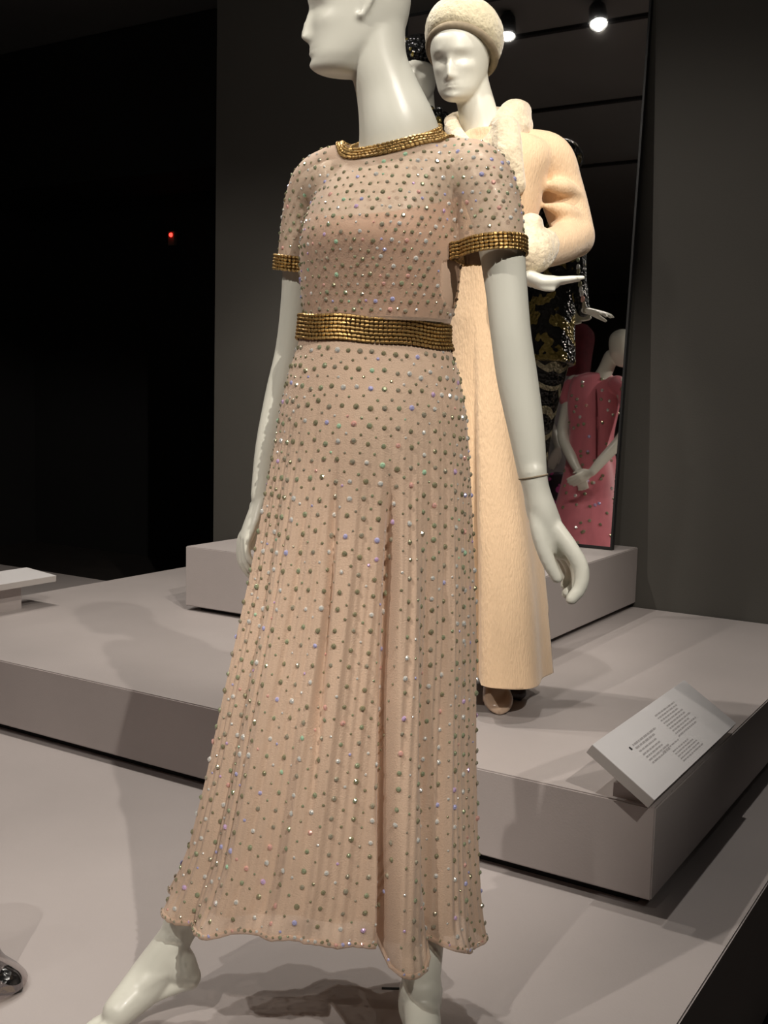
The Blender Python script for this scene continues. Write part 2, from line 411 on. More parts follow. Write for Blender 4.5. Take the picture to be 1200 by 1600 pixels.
# mirror leaning place: upright on the back block
t = thing('mirror', 'tall mirror leaning back on the grey block, reflecting dressed mannequins and spotlights', 'mirror', (-1.9, MY, BZ))
def tilted(o):
    for v in o.data.vertices: v.co = Vector((0, MY, BZ)) + Matrix.Rotation(-MTILT, 3, 'X') @ (v.co-Vector((0, MY, BZ)))
    return o
MT = 2.60
tilted(box('mirror_glass', -2.46, -1.420, MY, MY+.006, BZ+.012, MT-.01, M_mirror, t))
tilted(box('mirror_backing', -2.47, -1.412, MY+.006, MY+.02, BZ+.002, MT, M_gap, t))
for a in ((-2.47, -2.46, BZ+.002, MT), (-1.420, -1.412, BZ+.002, MT), (-2.46, -1.420, BZ+.002, BZ+.012), (-2.46, -1.420, MT-.01, MT)):
    tilted(box('mirror_edge', a[0], a[1], MY-.004, MY+.006, a[2], a[3], M_steel, t))

# ------------------------------------------------------------------ lamps
def spot(i, loc, aim, watts, cone, blend, col, label):
    loc = Vector(loc); d = (Vector(aim)-loc).normalized()
    t = thing('ceiling_spotlight', label, 'spotlight', (loc.x, loc.y, CEIL))
    e1 = d.cross(Vector((0, 0, 1))).normalized(); e2 = e1.cross(d)
    def ringset(prof, seg=28):
        V, F = [], []
        for s_, r_ in prof:
            for k in range(seg):
                a = 2*PI*k/seg; V.append(loc+d*s_+(e1*math.cos(a)+e2*math.sin(a))*r_)
        for q in range(len(prof)-1):
            for k in range(seg): F.append((q*seg+k, q*seg+(k+1) % seg, (q+1)*seg+(k+1) % seg, (q+1)*seg+k))
        return V, F
    link('lamp_can', mesh_from(ringset([(-.12, .001), (-.12, .03), (-.09, .048), (0, .055), (.035, .056), (.035, .050), (-.005, .046), (-.04, .02), (-.04, .001)])), M_steel, t)
    link('bulb', mesh_from(ringset([(-.02, .001), (-.015, .018), (.010, .040), (.020, .042), (.034, .032), (.040, .001)])), M_bulb, t)
    link('stem', mesh_from(tube([(loc.x, loc.y, CEIL), loc-d*.09], [.008, .008], n=2, seg=10)), M_steel, t)
    L = bpy.data.lights.new('spot', 'SPOT'); L.energy = watts; L.color = col; L.spot_size = math.radians(cone); L.spot_blend = blend; L.shadow_soft_size = .022
    lo = bpy.data.objects.new('spot_beam', L); COL.objects.link(lo)
    q = d.to_track_quat('-Z', 'Y'); lo.matrix_world = Matrix.Translation(loc+d*.045) @ q.to_matrix().to_4x4()
    lo.parent = t; lo.matrix_parent_inverse = t.matrix_world.inverted()
labs = ['black ceiling spotlight out of frame to the right aimed across the display',
        'lit ceiling spotlight reflected near the right edge of the mirror',
        'lit ceiling spotlight reflected beside the fur hat',
        'black ceiling spotlight behind the viewer aimed at the beaded gown',
        'black ceiling spotlight out of frame above the label board aimed at the cream coat',
        'black ceiling spotlight over the pink gown reflected in the mirror',
        'added unseen spotlight nearly over the label board, aimed down to brighten the platform tops',
        'added unseen spotlight behind the viewer to the left, brightening the gown bodice']
for i, a in enumerate(LAMPS): spot(i, *a, labs[i])

# ------------------------------------------------------------------ 1. the mannequin in the beaded gown
D0 = 1.68
BF = (-R0*.42 - FH*.90).normalized()          # the way her chest faces
BS = Vector((-BF.y, BF.x, 0))                 # her side vector
if BS.dot(R0) < 0: BS = -BS
main = thing('mannequin', 'white bald mannequin in a long pink beaded gown with gold bands, standing in front', 'mannequin', (P(520, 1600, 1.62).x, P(520, 1600, 1.62).y, 0))
def c3(x, y, d=D0): return P(x, y, d)
def torso_rings(k=0.0):
    R = []
    for (xl, xr, y, fb, bb) in [(474, 700, 720, .10, .11), (474, 706, 640, .098, .11), (472, 698, 570, .085, .09), (475, 699, 520, .080, .080),
                                 (469, 714, 470, .087, .080), (468, 722, 420, .100, .082), (473, 722, 375, .112, .085), (482, 722, 330, .098, .085),
                                 (500, 728, 290, .080, .078), (518, 735, 262, .066, .070), (545, 706, 238, .054, .060), (570, 672, 218, .048, .054)]:
        a, b = c3(xl, y), c3(xr, y); R.append(((a+b)/2, BS, BF, (b-a).length/2+k, fb+k, bb+k))
    return R
NECK = [c3(627, 235, 1.70), c3(620, 195, 1.69), c3(606, 145, 1.685), c3(592, 100, 1.68), c3(586, 50, 1.68), c3(590, 10, 1.68)]
parts = [loft(torso_rings(-.010))]
parts.append(tube(NECK, [.066, .0585, .0480, .0430, .045, .045], n=6, seg=28))
parts.append(head_vf(c3(497, 117, 1.675), -R0*.99-FH*.12, Vector((0, 0, 1))+R0*.02, k=.80))
# her left arm (viewer's right)
parts.append(tube([c3(728, 262, 1.66), c3(758, 290, 1.625), c3(779, 360, 1.61), c3(790, 440, 1.605), c3(798, 520, 1.60), c3(808, 590, 1.60), c3(822, 670, 1.595), c3(832, 740, 1.59)],
             [.038, .038, .035, .031, .0295, .030, .0265, .0215], n=6))
parts.append(tube([c3(832, 735, 1.59), c3(838, 765, 1.59), c3(847, 800, 1.592), c3(862, 838, 1.597), c3(872, 856, 1.60)], [.0205, .0195, .0225, .0215, .018], n=6, flatdir=FH, flat=1.25))
parts.append(tube([c3(838, 790, 1.585), c3(843, 835, 1.575), c3(856, 875, 1.572), c3(870, 903, 1.572)], [.0135, .0120, .0108, .0085], n=5, seg=16))
for pts, r in (([(868, 826, 1.580), (892, 858, 1.572), (908, 888, 1.568), (907, 916, 1.565), (893, 936, 1.563)], .0118),
               ([(864, 836, 1.600), (888, 862, 1.597), (903, 892, 1.594), (898, 919, 1.590), (886, 927, 1.588)], .0112),
               ([(858, 842, 1.622), (880, 866, 1.622), (894, 890, 1.620), (890, 908, 1.616), (883, 914, 1.612)], .0105),
               ([(850, 846, 1.640), (870, 866, 1.643), (880, 886, 1.642), (880, 902, 1.638)], .0095)):
    n_ = len(pts); parts.append(tube([c3(*q) for q in pts], [r*(1.15, 1.05, 1, .92, .78)[i] for i in range(n_)], n=5, seg=14))
# her right arm (viewer's left, on the far side)
parts.append(tube([c3(522, 284, 1.72), c3(487, 306, 1.76), c3(471, 370, 1.78), c3(468, 450, 1.79), c3(458, 540, 1.79), c3(440, 620, 1.78), c3(422, 700, 1.76), c3(410, 775, 1.745)],
             [.034, .034, .031, .029, .028, .0275, .024, .019], n=6))
HR = c3(410, 775, 1.745)
parts.append(hand_vf(HR, c3(383, 842, 1.735)-HR, -R0*.9-FH*.3+Vector((0, 0, .2)), 1, curl=.42, k=.86))
# legs
parts.append(tube([c3(555, 690, 1.70), c3(505, 900, 1.70), c3(430, 1120, 1.70), c3(352, 1310, 1.70), c3(290, 1430, 1.68), c3(266, 1487, 1.67)],
             [.080, .066, .048, .044, .031, .025], n=6))
parts.append(tube([c3(625, 690, 1.70), c3(640, 900, 1.70), c3(652, 1130, 1.69), c3(658, 1300, 1.67), c3(660, 1450, 1.625), c3(658, 1545, 1.60)],
             [.080, .064, .048, .044, .035, .029], n=6))
parts.append(tube([c3(270, 1470, 1.67), c3(232, 1530, 1.66), Z(186, 1580, .045)], [.028, .034, .026], n=5))
toe1 = Z(120, 1618, .012); ball1 = Z(178, 1592, .030)
parts.append(foot_vf(c3(264, 1487, 1.668), c3(293, 1526, 1.675), ball1, toe1, k=.86, side=FH))
ank = c3(658, 1545, 1.60); axis = (-FH*1+R0*.05).normalized()
hl = Vector((ank.x, ank.y, .03))-axis*.035; bl = Vector((ank.x, ank.y, .028))+axis*.12; tl = Vector((ank.x, ank.y, .012))+axis*.185
parts.append(foot_vf(ank, hl, bl, tl, side=R0))
body = remesh(join(*parts), .0032, smooth=5, fac=.5)
ob_body = link('body', body, M_skin, main)
# the wrist seam of the removable hand
sc = c3(832, 745, 1.59); ax_ = (c3(838, 765, 1.59)-c3(822, 670, 1.595)).normalized(); q1 = ax_.cross(FH).normalized(); q2 = q1.cross(ax_)
_b = bmesh.new(); _b.from_mesh(body); BB = BVHTree.FromBMesh(_b); _b.free(); pts = []
for i in range(33):
    dn = q1*math.cos(2*PI*i/32)+q2*math.sin(2*PI*i/32); h_ = BB.ray_cast(sc+dn*.04, -dn, .04); pts.append((h_[0] if h_[0] else sc+dn*.021)+dn*.0002)
link('wrist_seam', mesh_from(tube(pts, [.0011]*33, n=1, seg=6)), M_hatband, main)

# ---- bodice with sleeves
bparts = [loft(torso_rings(.005))]
bparts.append(loft([(c3(600, 262, 1.69), BS, BF, .135, .062, .066), (c3(610, 240, 1.69), BS, BF, .105, .052, .058), (c3(618, 218, 1.69), BS, BF, .072, .056, .06), (c3(620, 196, 1.69), BS, BF, .066, .055, .058)]))
bparts.append(tube([c3(706, 262, 1.66), c3(744, 278, 1.630), c3(765, 330, 1.615), c3(769, 390, 1.605), c3(769, 440, 1.605)], [.044, .050, .047, .0465, .047], n=6, seg=32))
bparts.append(tube([c3(530, 276, 1.71), c3(496, 292, 1.75), c3(478, 345, 1.772), c3(470, 400, 1.785), c3(466, 470, 1.79)], [.048, .044, .039, .037, .037], n=6, seg=32))
bod = remesh(join(*bparts), .005, smooth=10, fac=.6)
SLR = c3(768, 402, 1.605); dR = (c3(770, 440, 1.605)-c3(765, 340, 1.615)).normalized(); dR = (dR+R0*.02).normalized()
SLL = c3(463, 424, 1.785); dL = (c3(466, 470, 1.79)-c3(477, 345, 1.775)).normalized()
ZW = c3(585, 500).z
bod = cut(bod, [(SLR, dR, SLR+dR*.03, .075), (SLL, dL, SLL+dL*.035, .062), ((0, 0, ZW-.005), (0, 0, -1), None, 0)])
# open the neck: everything above the tilted neckline
NC = c3(617, 214, 1.69)
nrm = (Vector((0, 0, 1)) + BF*.38 + R0*(-.12)).normalized()
bod = cut_axis(bod, NC, nrm, .080)
dress = link('dress', bod, M_dress, main)
dress['label'] = 'sheer pink beige gown set all over with crystals'

# ---- skirt
ys = [500, 535, 580, 640, 700, 760, 830, 900, 1000, 1100, 1200, 1300, 1400, 1470, 1560]
xl = [471, 467, 452, 438, 429, 418, 407, 395, 374, 352, 331, 306, 268, 250, 232]
xr = [700, 700, 716, 727, 731, 733, 734, 735, 736, 735, 735, 737, 742, 750, 757]
fz_ = []; aL = []; aR = []
def ab(p): q = Vector(p)-P(600, 700, D0); return q.dot(R0), q.z
OR = P(600, 700, D0)
zl = [ab(c3(a, y))[1]+OR.z for a, y in zip(xl, ys)]; aL = [(c3(a, y)-OR).dot(R0) for a, y in zip(xl, ys)]
zr = [ab(c3(a, y))[1]+OR.z for a, y in zip(xr, ys)]; aR = [(c3(a, y)-OR).dot(R0) for a, y in zip(xr, ys)]
ZL_, AL_, ZR_, AR_ = (np.array(q[::-1]) for q in (zl, aL, zr, aR))
def hem_z(u, front):       # u -1..1 across, from the photographed hem
    xs = np.array([-1, -.9, -.72, -.5, -.2, 0, .25, .40, .43, .62, .64, .72, .85, .95, 1.0])
    zz = np.array([.205, .200, .205, .225, .232, .225, .215, .212, .185, .178, .222, .200, .178, .155, .148])
    zf = np.interp(u, xs, zz)
    return zf if front > 0 else .2+(-.05)*(u*.5+.5)
def sm(x, a, b): t = min(1, max(0, (x-a)/(b-a))); return t*t*(3-2*t)
NT, NS = 760, 150
def skirt_pt(th, s, off=0.0, fold=1.0, hem=0.0):
    u = math.cos(th); fr = math.sin(th)                # th 0..pi is the side towards the viewer
    z0 = ZW+.004 - (.012*(u*.5+.5)); hz = hem_z(u, fr)
    bl = sm(abs(fr), 0, .30); hz = hz*bl + (.205 if u < 0 else .150)*(1-bl) + hem
    z = z0+(hz-z0)*s
    l, r = np.interp(z, ZL_, AL_), np.interp(z, ZR_, AR_)
    half = (r-l)/2; mid = (l+r)/2
    B = np.interp(s, [0, .12, .3, .6, 1], [.082, .098, .115, .145, .175])
    a = mid+(half+off)*u; b = -(B+off)*fr
    n = Vector((u/max(half, .01), -fr/B, 0)).normalized()
    d = 0.0
    if fold:
        g = lambda x, m, q: math.exp(-((x-m)/q)**2)
        k = sm(s, .05, .5)
        d += .0010*fold*(.06+k)*math.sin(th*92)+.0008*k*math.sin(th*57+1.3)
        d += (.003+.007*s)*k*math.sin(th*11+.8+1.2*s)*.8 + .0022*k*math.sin(th*31+.4)
        if fr > 0:
            gx = np.interp(s, [0, .25, .5, 1], [.22, .22, .26, .395])         # the deep fold beside the front panel
            w_ = np.interp(s, [0, 1], [.05, .028]); kk = sm(s, .22, .42)
            d -= .044*kk*g(u, gx, w_)*(.6+.6*s)
            d += .020*kk*sm(u, gx+.0, gx+.09)*(1-sm(u, gx+.20+.02*s, gx+.28))*s*1.3
            d -= .012*sm(s, .5, .8)*g(u, gx+.30, .05)
            bx = np.interp(s, [0, .3, 1], [-.32, -.30, -.12])
            d -= .016*sm(s, .2, .35)*(1-.8*sm(s, .6, .8))*g(u, bx, .035)
            d += .007*sm(s, .2, .4)*g(u, bx-.13, .10)
        d += .006*sm(s, .96, 1)*math.sin(th*14)
        # belly and the striding thigh
        d += .010*math.exp(-((s-.17)/.09)**2)*max(0, fr)*math.exp(-((u+.1)/.5)**2)
    return OR + R0*(a+n.x*d) + FH*(b+n.y*d) + Vector((0, 0, z-OR.z))
V, F = [], []
for i in range(NS+1):
    s = (i/NS)
    for j in range(NT): V.append(skirt_pt(2*PI*j/NT, s))
for i in range(NS):
    for j in range(NT): F.append((i*NT+j, (i+1)*NT+j, (i+1)*NT+(j+1) % NT, i*NT+(j+1) % NT))
M_skirt = sheer('pink_beige_pleated_georgette', (.70, .505, .37), .20)
skirt = link('skirt', mesh_from((V, F)), M_skirt, dress)
# rolled hem
hp = [Vector(V[NS*NT+j]) for j in range(0, NT, 4)]; hp.append(hp[0])
link('rolled_hem', mesh_from(tube(hp, [.0042]*len(hp), n=1, seg=8)), M_dress, dress)
# lining under the skirt and slip under the bodice
V, F = [], []
n1, n2 = 160, 50
for i in range(n2+1):
    for j in range(n1): V.append(skirt_pt(2*PI*j/n1, i/n2*.985, off=-.006-.030*min(1, i/n2*2.5) - .02*math.exp(-((math.cos(2*PI*j/n1)-.3)/.12)**2)*(math.sin(2*PI*j/n1) > 0), fold=0, hem=0))
for i in range(n2):
    for j in range(n1): F.append((i*n1+j, (i+1)*n1+j, (i+1)*n1+(j+1) % n1, i*n1+(j+1) % n1))
o = link('slip', mesh_from((V, F)), M_slip, dress)
slipm = remesh(loft(torso_rings(.0012)), .006, smooth=6)
SC = c3(600, 335, 1.55)
slipm = cut(slipm, [(SC, (Vector((0, 0, 1))+BF*.35).normalized(), None, 0), ((0, 0, ZW), (0, 0, -1), None, 0)])
link('slip', slipm, M_slip, dress)

# ---- gold bead rows
def bead_row(name, pts, parent, L=.0068, r=.0023, m=None):
    """little bugle beads laid end to end along a closed or open path"""
    V, F = [], []; acc = 0; pts = [Vector(p) for p in pts]; out = []
    seglen = [0]
    for a, b in zip(pts, pts[1:]): seglen.append(seglen[-1]+(b-a).length)
    tot = seglen[-1]; n = max(3, int(tot/L)); arr = np.array(pts)
    at = lambda s_: Vector([np.interp(s_, seglen, arr[:, q]) for q in range(3)])
    for i in range(n):
        a, b = at(tot*i/n), at(tot*(i+.93)/n); t_ = (b-a).normalized()
        jit = Vector((rng.uniform(-1, 1), rng.uniform(-1, 1), rng.uniform(-1, 1)))*.0006; a += jit; b -= jit
        e1 = t_.cross(Vector((.1, .2, 1))).normalized(); e2 = t_.cross(e1); base = len(V)
        for q, rr in ((a, .6), (a.lerp(b, .2), 1), (a.lerp(b, .8), 1), (b, .6)):
            for k in range(6): an = 2*PI*k/6+i; V.append(q+(e1*math.cos(an)+e2*math.sin(an))*r*rr)
        for q in range(3):
            for k in range(6): F.append((base+q*6+k, base+q*6+(k+1) % 6, base+(q+1)*6+(k+1) % 6, base+(q+1)*6+k))
        F.append(tuple(base+k for k in range(6))[::-1]); F.append(tuple(base+18+k for k in range(6)))
    o = link(name, mesh_from((V, F)), m or M_gold, parent, smooth=False); return o
def strip(name, loops, m, parent):
    V = [p for lp in loops for p in lp]; n = len(loops[0]); F = []
    for i in range(len(loops)-1):
        for j in range(n-1): F.append((i*n+j, i*n+j+1, (i+1)*n+j+1, (i+1)*n+j))
    return link(name, mesh_from((V, F)), m, parent)
def bodice_bvh():
    bm = bmesh.new(); bm.from_mesh(bod); t_ = BVHTree.FromBMesh(bm); bm.free(); return t_
BV = bodice_bvh()
def waist_loop(z_off, off):
    pts = []
    for j in range(121):
        th = 2*PI*j/120; u = math.cos(th); fr = math.sin(th)
        z = ZW+.004-.012*(u*.5+.5)+z_off
        l, r = np.interp(z, ZL_, AL_), np.interp(z, ZR_, AR_); half = (r-l)/2; mid = (l+r)/2
        wv = .0012*math.sin(th*7)
        pts.append(OR+R0*(mid+(half+off)*u)+FH*(-(.086+off)*fr)+Vector((0, 0, z-OR.z+wv)))
    return pts
strip('waist_band', [waist_loop(.002, .001), waist_loop(-.018, .002), waist_loop(-.037, .002)], M_band, dress)
for k in range(7): bead_row('waist_bead_row', waist_loop(-.0008-.0055*k, .0045), dress)
def neck_loop(kk, off):
    e2 = (BF-nrm*BF.dot(nrm)).normalized(); e1 = e2.cross(nrm).normalized(); pts = []
    for j in range(91):
        a = 2*PI*j/90; dirn = e1*math.cos(a)+e2*math.sin(a)
        rad = 1/math.sqrt((math.cos(a)/.0715)**2+(math.sin(a)/.064)**2)
        p = NC+dirn*(rad+kk*.0046)-nrm*(kk*.0028)
        hit = BV.find_nearest(p)
        if hit[0] is not None and kk > .5: p = hit[0]+hit[1]*off if hit[1].dot(dirn) > -.2 else p
        pts.append(p)
    return pts
strip('collar_band', [neck_loop(k, .0012) for k in (-.3, 1, 2, 3, 4.6)], M_band, dress)
for k in range(5): bead_row('collar_bead_row', neck_loop(k+.1, .003), dress)
def cuff_loop(c, d_, s_, r1, off):
    e1 = d_.cross(FH).normalized(); e2 = d_.cross(e1); pts = []
    for j in range(61):
        a = 2*PI*j/60; dirn = e1*math.cos(a)+e2*math.sin(a); p0 = c+d_*s_
        hit = BV.ray_cast(p0+dirn*.09, -dirn, .085)
        rad = (hit[0]-p0).length if hit[0] is not None and (hit[0]-p0).dot(dirn) > .02 else r1
        rad = min(rad, r1*1.18)
        pts.append(p0+dirn*(max(rad, r1*.9)+off))
    return pts
for c, d_, r1 in ((SLR, dR, .047), (SLL, dL, .0365)):
    strip('cuff_band', [cuff_loop(c, d_, -.024, r1, .001), cuff_loop(c, d_, -.012, r1, .002), cuff_loop(c, d_, -.001, r1, .002)], M_band, dress)
    for k in range(5): bead_row('cuff_bead_row', cuff_loop(c, d_, -.0015-.0051*k, r1, .0042), dress)

# ---- crystals
def gem_vf(r, h):
    V, F = [], []
    for rr, z in ((1, 0), (1, .18), (.5, 1)):
        for k in range(8): a = 2*PI*(k+(.5 if z == 1 else 0))/8; V.append(Vector((r*rr*math.cos(a), r*rr*math.sin(a), h*z)))
    for q in range(2):
        for k in range(8):
            a, b, c, d = q*8+k, q*8+(k+1) % 8, (q+1)*8+(k+1) % 8, (q+1)*8+k
            if q: F += [(a, b, d), (b, c, d)]
            else: F.append((a, b, c, d))
    F.append(tuple(range(16, 24))); return V, F
gems = []   # (pos, normal, radius)
NCOL = 44
for c in range(NCOL*2):
    th = 2*PI*(c+.3)/(NCOL*2); big = c % 2 == 0
    nr = 33
    for q in range(nr):
        s = (q+(.5 if not big else .0)+.8)/(nr+.6)
        # columns thin out towards the waist where they crowd
        if s > .995: continue
        th2 = th+rng.normal(0, .004); s2 = s+rng.normal(0, .0025)
        p = skirt_pt(th2, s2); e = .002
        n = (skirt_pt(th2+e, s2)-p).cross(skirt_pt(th2, s2+e)-p)
        if n.length < 1e-12: continue
        n.normalize()
        cen = skirt_pt(th2, s2, off=-.05)
        if n.dot(p-cen) < 0: n = -n
        if z_ok := (p.z < ZW-.044):
            gems.append((p, n, rng.uniform(.0034, .0045) if big else rng.uniform(.0018, .0026)))
for j in range(150):   # stones along the hem edge
    th = 2*PI*j/150; p = skirt_pt(th, .997); c_ = skirt_pt(th, .997, off=-.05); gems.append((p+(p-c_).normalized()*.003, (p-c_).normalized(), rng.uniform(.002, .0032)))
occ = {}
def free(p, md):
    k = tuple(int(math.floor(c/.02)) for c in p)
    for dx in (-1, 0, 1):
        for dy in (-1, 0, 1):
            for dz in (-1, 0, 1):
                for q in occ.get((k[0]+dx, k[1]+dy, k[2]+dz), ()):
                    if (q-p).length < md: return False
    occ.setdefault(k, []).append(p); return True
for dirn, a_ax in ((FH, R0), (-R0, FH), (R0, FH), (-FH, R0)):
    for i in range(-26, 60):
        for j in range(-5, 34):
            z = ZW+.0095+j*.0118; a = i*.0126+(.0063 if j % 2 else 0)-.2
            if a_ax is FH: base = OR+FH*a
            else: base = OR+R0*a
            org = Vector((base.x, base.y, z))-dirn*.6+Vector((0, 0, rng.normal(0, .0012)))+a_ax*rng.normal(0, .0012)
            for _ in range(1):
                h = BV.ray_cast(org, dirn, 1.2)
                if h[0] is None: continue
                n = h[1]
                if n.dot(dirn) > 0: n = -n
                if -n.dot(dirn) < .33: continue
                p = h[0]
                if (p-NC).dot(nrm) > -.016 and (p-NC).length < .1: continue
                if (p-SLR).dot(dR) > -.030 and (p-SLR).length < .075: continue
                if (p-SLL).dot(dL) > -.030 and (p-SLL).length < .065: continue
                if p.z < ZW+.0065: continue
                if not free(p, .0098): continue
                big = (i+(j//2)) % 2 == 0
                gems.append((p, n, rng.uniform(.0029, .0038) if big else rng.uniform(.0018, .0024)))
def gem_matrix(p, n, r):
    n = (n+Vector(rng.normal(0, .13, 3))).normalized()
    q = n.to_track_quat('Z', 'Y').to_matrix().to_4x4()
    return Matrix.Translation(p+n*.0002) @ q @ Matrix.Rotation(rng.uniform(0, 6.28), 4, 'Z') @ Matrix.Scale(r/.004, 4)
unit = gem_vf(.004, .0026)
vis = [g for g in gems if g[1].dot(CP-g[0]) > .1]
vis.sort(key=lambda g: -g[2]/(g[0]-CP).length)
big_ids = {id(g) for g in vis[:300]}
gme = mesh_from(unit, 'rhinestone'); gme.materials.append(M_gem)
for g in vis[:300]:
    o = bpy.data.objects.new('rhinestone', gme); COL.objects.link(o); o.parent = dress
    o.matrix_parent_inverse = dress.matrix_world.inverted(); o.matrix_world = gem_matrix(*g)
V, F = [], []
for g in gems:
    if id(g) in big_ids: continue
    m_ = gem_matrix(*g); b_ = len(V); V += [m_ @ v for v in unit[0]]; F += [tuple(i+b_ for i in q) for q in unit[1]]
o = link('small_rhinestones', mesh_from((V, F)), M_gem, dress, smooth=False); o['kind'] = 'stuff'

# ------------------------------------------------------------------ 2. the mannequin in the cream coat
DC = 2.80
coatm = thing('mannequin', 'white mannequin in a cream wool coat and fur hat behind the beaded gown', 'mannequin', (P(770, 1100, 2.78).x, P(770, 1100, 2.78).y, PLZ))
def q3(x, y, d=DC): return P(x, y, d)
CF = (-FH*.96-R0*.25).normalized(); CS = Vector((-CF.y, CF.x, 0)); CS = CS if CS.dot(R0) > 0 else -CS
hf = (-FH*.88-R0*.36+Vector((0, 0, -.22))).normalized(); hu = (Vector((0, 0, 1))-FH*.18-R0*.10).normalized()
parts = [tube([q3(757, 240, 2.84), q3(752, 205, 2.83), q3(744, 165, 2.82), q3(735, 130, 2.82), q3(728, 90, 2.83)], [.075, .055, .047, .046, .05], n=6, seg=28),
         head_vf(q3(709, 158, 2.755), hf, hu, k=.88, ears=False, wk=1.13)]
parts.append(loft([(q3(750, 560), CS, CF, .070, .06, .06), (q3(750, 440), CS, CF, .065, .06, .06), (q3(752, 340), CS, CF, .085, .07, .07), (q3(755, 260), CS, CF, .10, .05, .05), (q3(757, 225, 2.83), CS, CF, .065, .05, .05)]))
# hand under the cuff, fingers laid back to the right
W0 = q3(826, 424, 2.60)
parts.append(tube([q3(850, 392, 2.66), q3(836, 405, 2.62), W0, q3(830, 436, 2.585)], [.022, .021, .019, .018], n=6))
parts.append(tube([q3(828, 434, 2.585), q3(846, 441, 2.58), q3(866, 441, 2.58)], [.0175, .018, .0155], n=6, flatdir=FH, flat=1.7))
for i, (yy, dd, L) in enumerate(((438, 2.562, 900), (437, 2.574, 911), (440, 2.588, 905), (442, 2.601, 892))):
    parts.append(tube([q3(858, yy+1, dd), q3((858+L)/2, yy-1, dd), q3(L, yy-3, dd)], [.0088, .0080, .0055], n=4, seg=12))
parts.append(tube([q3(834, 438, 2.57), q3(848, 449, 2.565), q3(864, 452, 2.565)], [.010, .0085, .0065], n=4, seg=12))
parts.append(tube([q3(768, 600, 2.83), q3(772, 800, 2.83), q3(780, 980, 2.82), q3(781, 1058, 2.80)], [.045, .048, .044, .030], n=6))
parts.append(tube([q3(740, 600, 2.83), q3(748, 800, 2.85), q3(770, 980, 2.90), q3(800, 1040, 2.93)], [.045, .048, .042, .028], n=6))
link('body', remesh(join(*parts), .0036, smooth=4), M_skin, coatm)

# coat shell
ZH = Z(800, 1068, .0)  # unused anchor
def coat_rings():
    R = []
    for (l, r, y, fb, bb) in [(652, 847, 1110, .21, .22), (655, 843, 1060, .20, .21), (664, 836, 900, .17, .18), (676, 820, 740, .145, .15), (688, 808, 600, .12, .125), (694, 800, 500, .105, .105),
                              (694, 812, 420, .10, .095), (690, 838, 350, .115, .095), (688, 850, 290, .11, .09), (694, 862, 250, .095, .085), (708, 850, 222, .075, .075), (730, 800, 205, .06, .06)]:
        a, b = q3(l, y), q3(r, y); R.append(((a+b)/2, CS, CF, (b-a).length/2, fb, bb))
    return R
cp = [loft(coat_rings(), seg=64)]
cp.append(tube([q3(822, 240, 2.82), q3(858, 248, 2.82), q3(874, 290, 2.83), q3(888, 335, 2.82), q3(899, 372, 2.80)], [.060, .060, .058, .055, .050], n=6, seg=32))
cp.append(tube([q3(899, 368, 2.80), q3(880, 380, 2.74), q3(855, 388, 2.68), q3(838, 392, 2.64)], [.050, .048, .046, .044], n=6, seg=32))
# sleeve creases
for a in (((848, 292), (878, 292), (908, 304)), ((852, 322), (884, 330), (916, 346)), ((862, 350), (892, 352), (922, 372)), ((872, 374), (896, 366), (920, 372))):
    cp.append(tube([q3(a[0][0], a[0][1], 2.772), q3(a[1][0], a[1][1], 2.755), q3(a[2][0], a[2][1], 2.785)], [.008, .021, .008], n=5, seg=14))
# far sleeve, behind the gown
cp.append(tube([q3(705, 245, 2.86), q3(690, 300, 2.88), q3(684, 360, 2.88), q3(690, 400, 2.80)], [.055, .055, .05, .045], n=6, seg=24))
cme = remesh(join(*cp), .006, smooth=9, fac=.6)
hz = q3(800, 1068, 2.62).z
bm = bmesh.new(); bm.from_mesh(cme)
# soft flares of the skirt of the coat and the lapped front
cz0 = q3(757, 500).z
cxy = [(r_[0].z, r_[0]) for r_ in coat_rings()][::-1]
for v in bm.verts:
    if v.co.z < cz0:
        t_ = (cz0-v.co.z)/(cz0-hz); c0 = Vector([np.interp(-v.co.z, [-a[0] for a in cxy], [a[1][q] for a in cxy]) for q in range(3)])
        rel = v.co-c0; an = math.atan2(rel.dot(FH), rel.dot(R0)); rad = Vector((rel.x, rel.y, 0)).normalized()
        dd = .014*t_*math.sin(an*5+.6)
        ex = rel.dot(R0)
        if rel.dot(FH) < 0: dd += .028*t_*(1-sm(-ex, -.012, .030)) - .062*t_*sm(-ex, .012, .020)*(1-sm(-ex, .16, .26))
        v.co += rad*dd
bm.to_mesh(cme); bm.free()
hn = (Vector((0, 0, -1)) - R0*.06 + FH*.0).normalized()
cme = cut(cme, [(q3(752, 1072, 2.60), hn, None, 0)])
coat = link('coat', cme, M_coat, coatm); coat['label'] = 'long cream wool coat'
sd = coat.modifiers.new('thick', 'SOLIDIFY'); sd.thickness = .005; sd.offset = -1
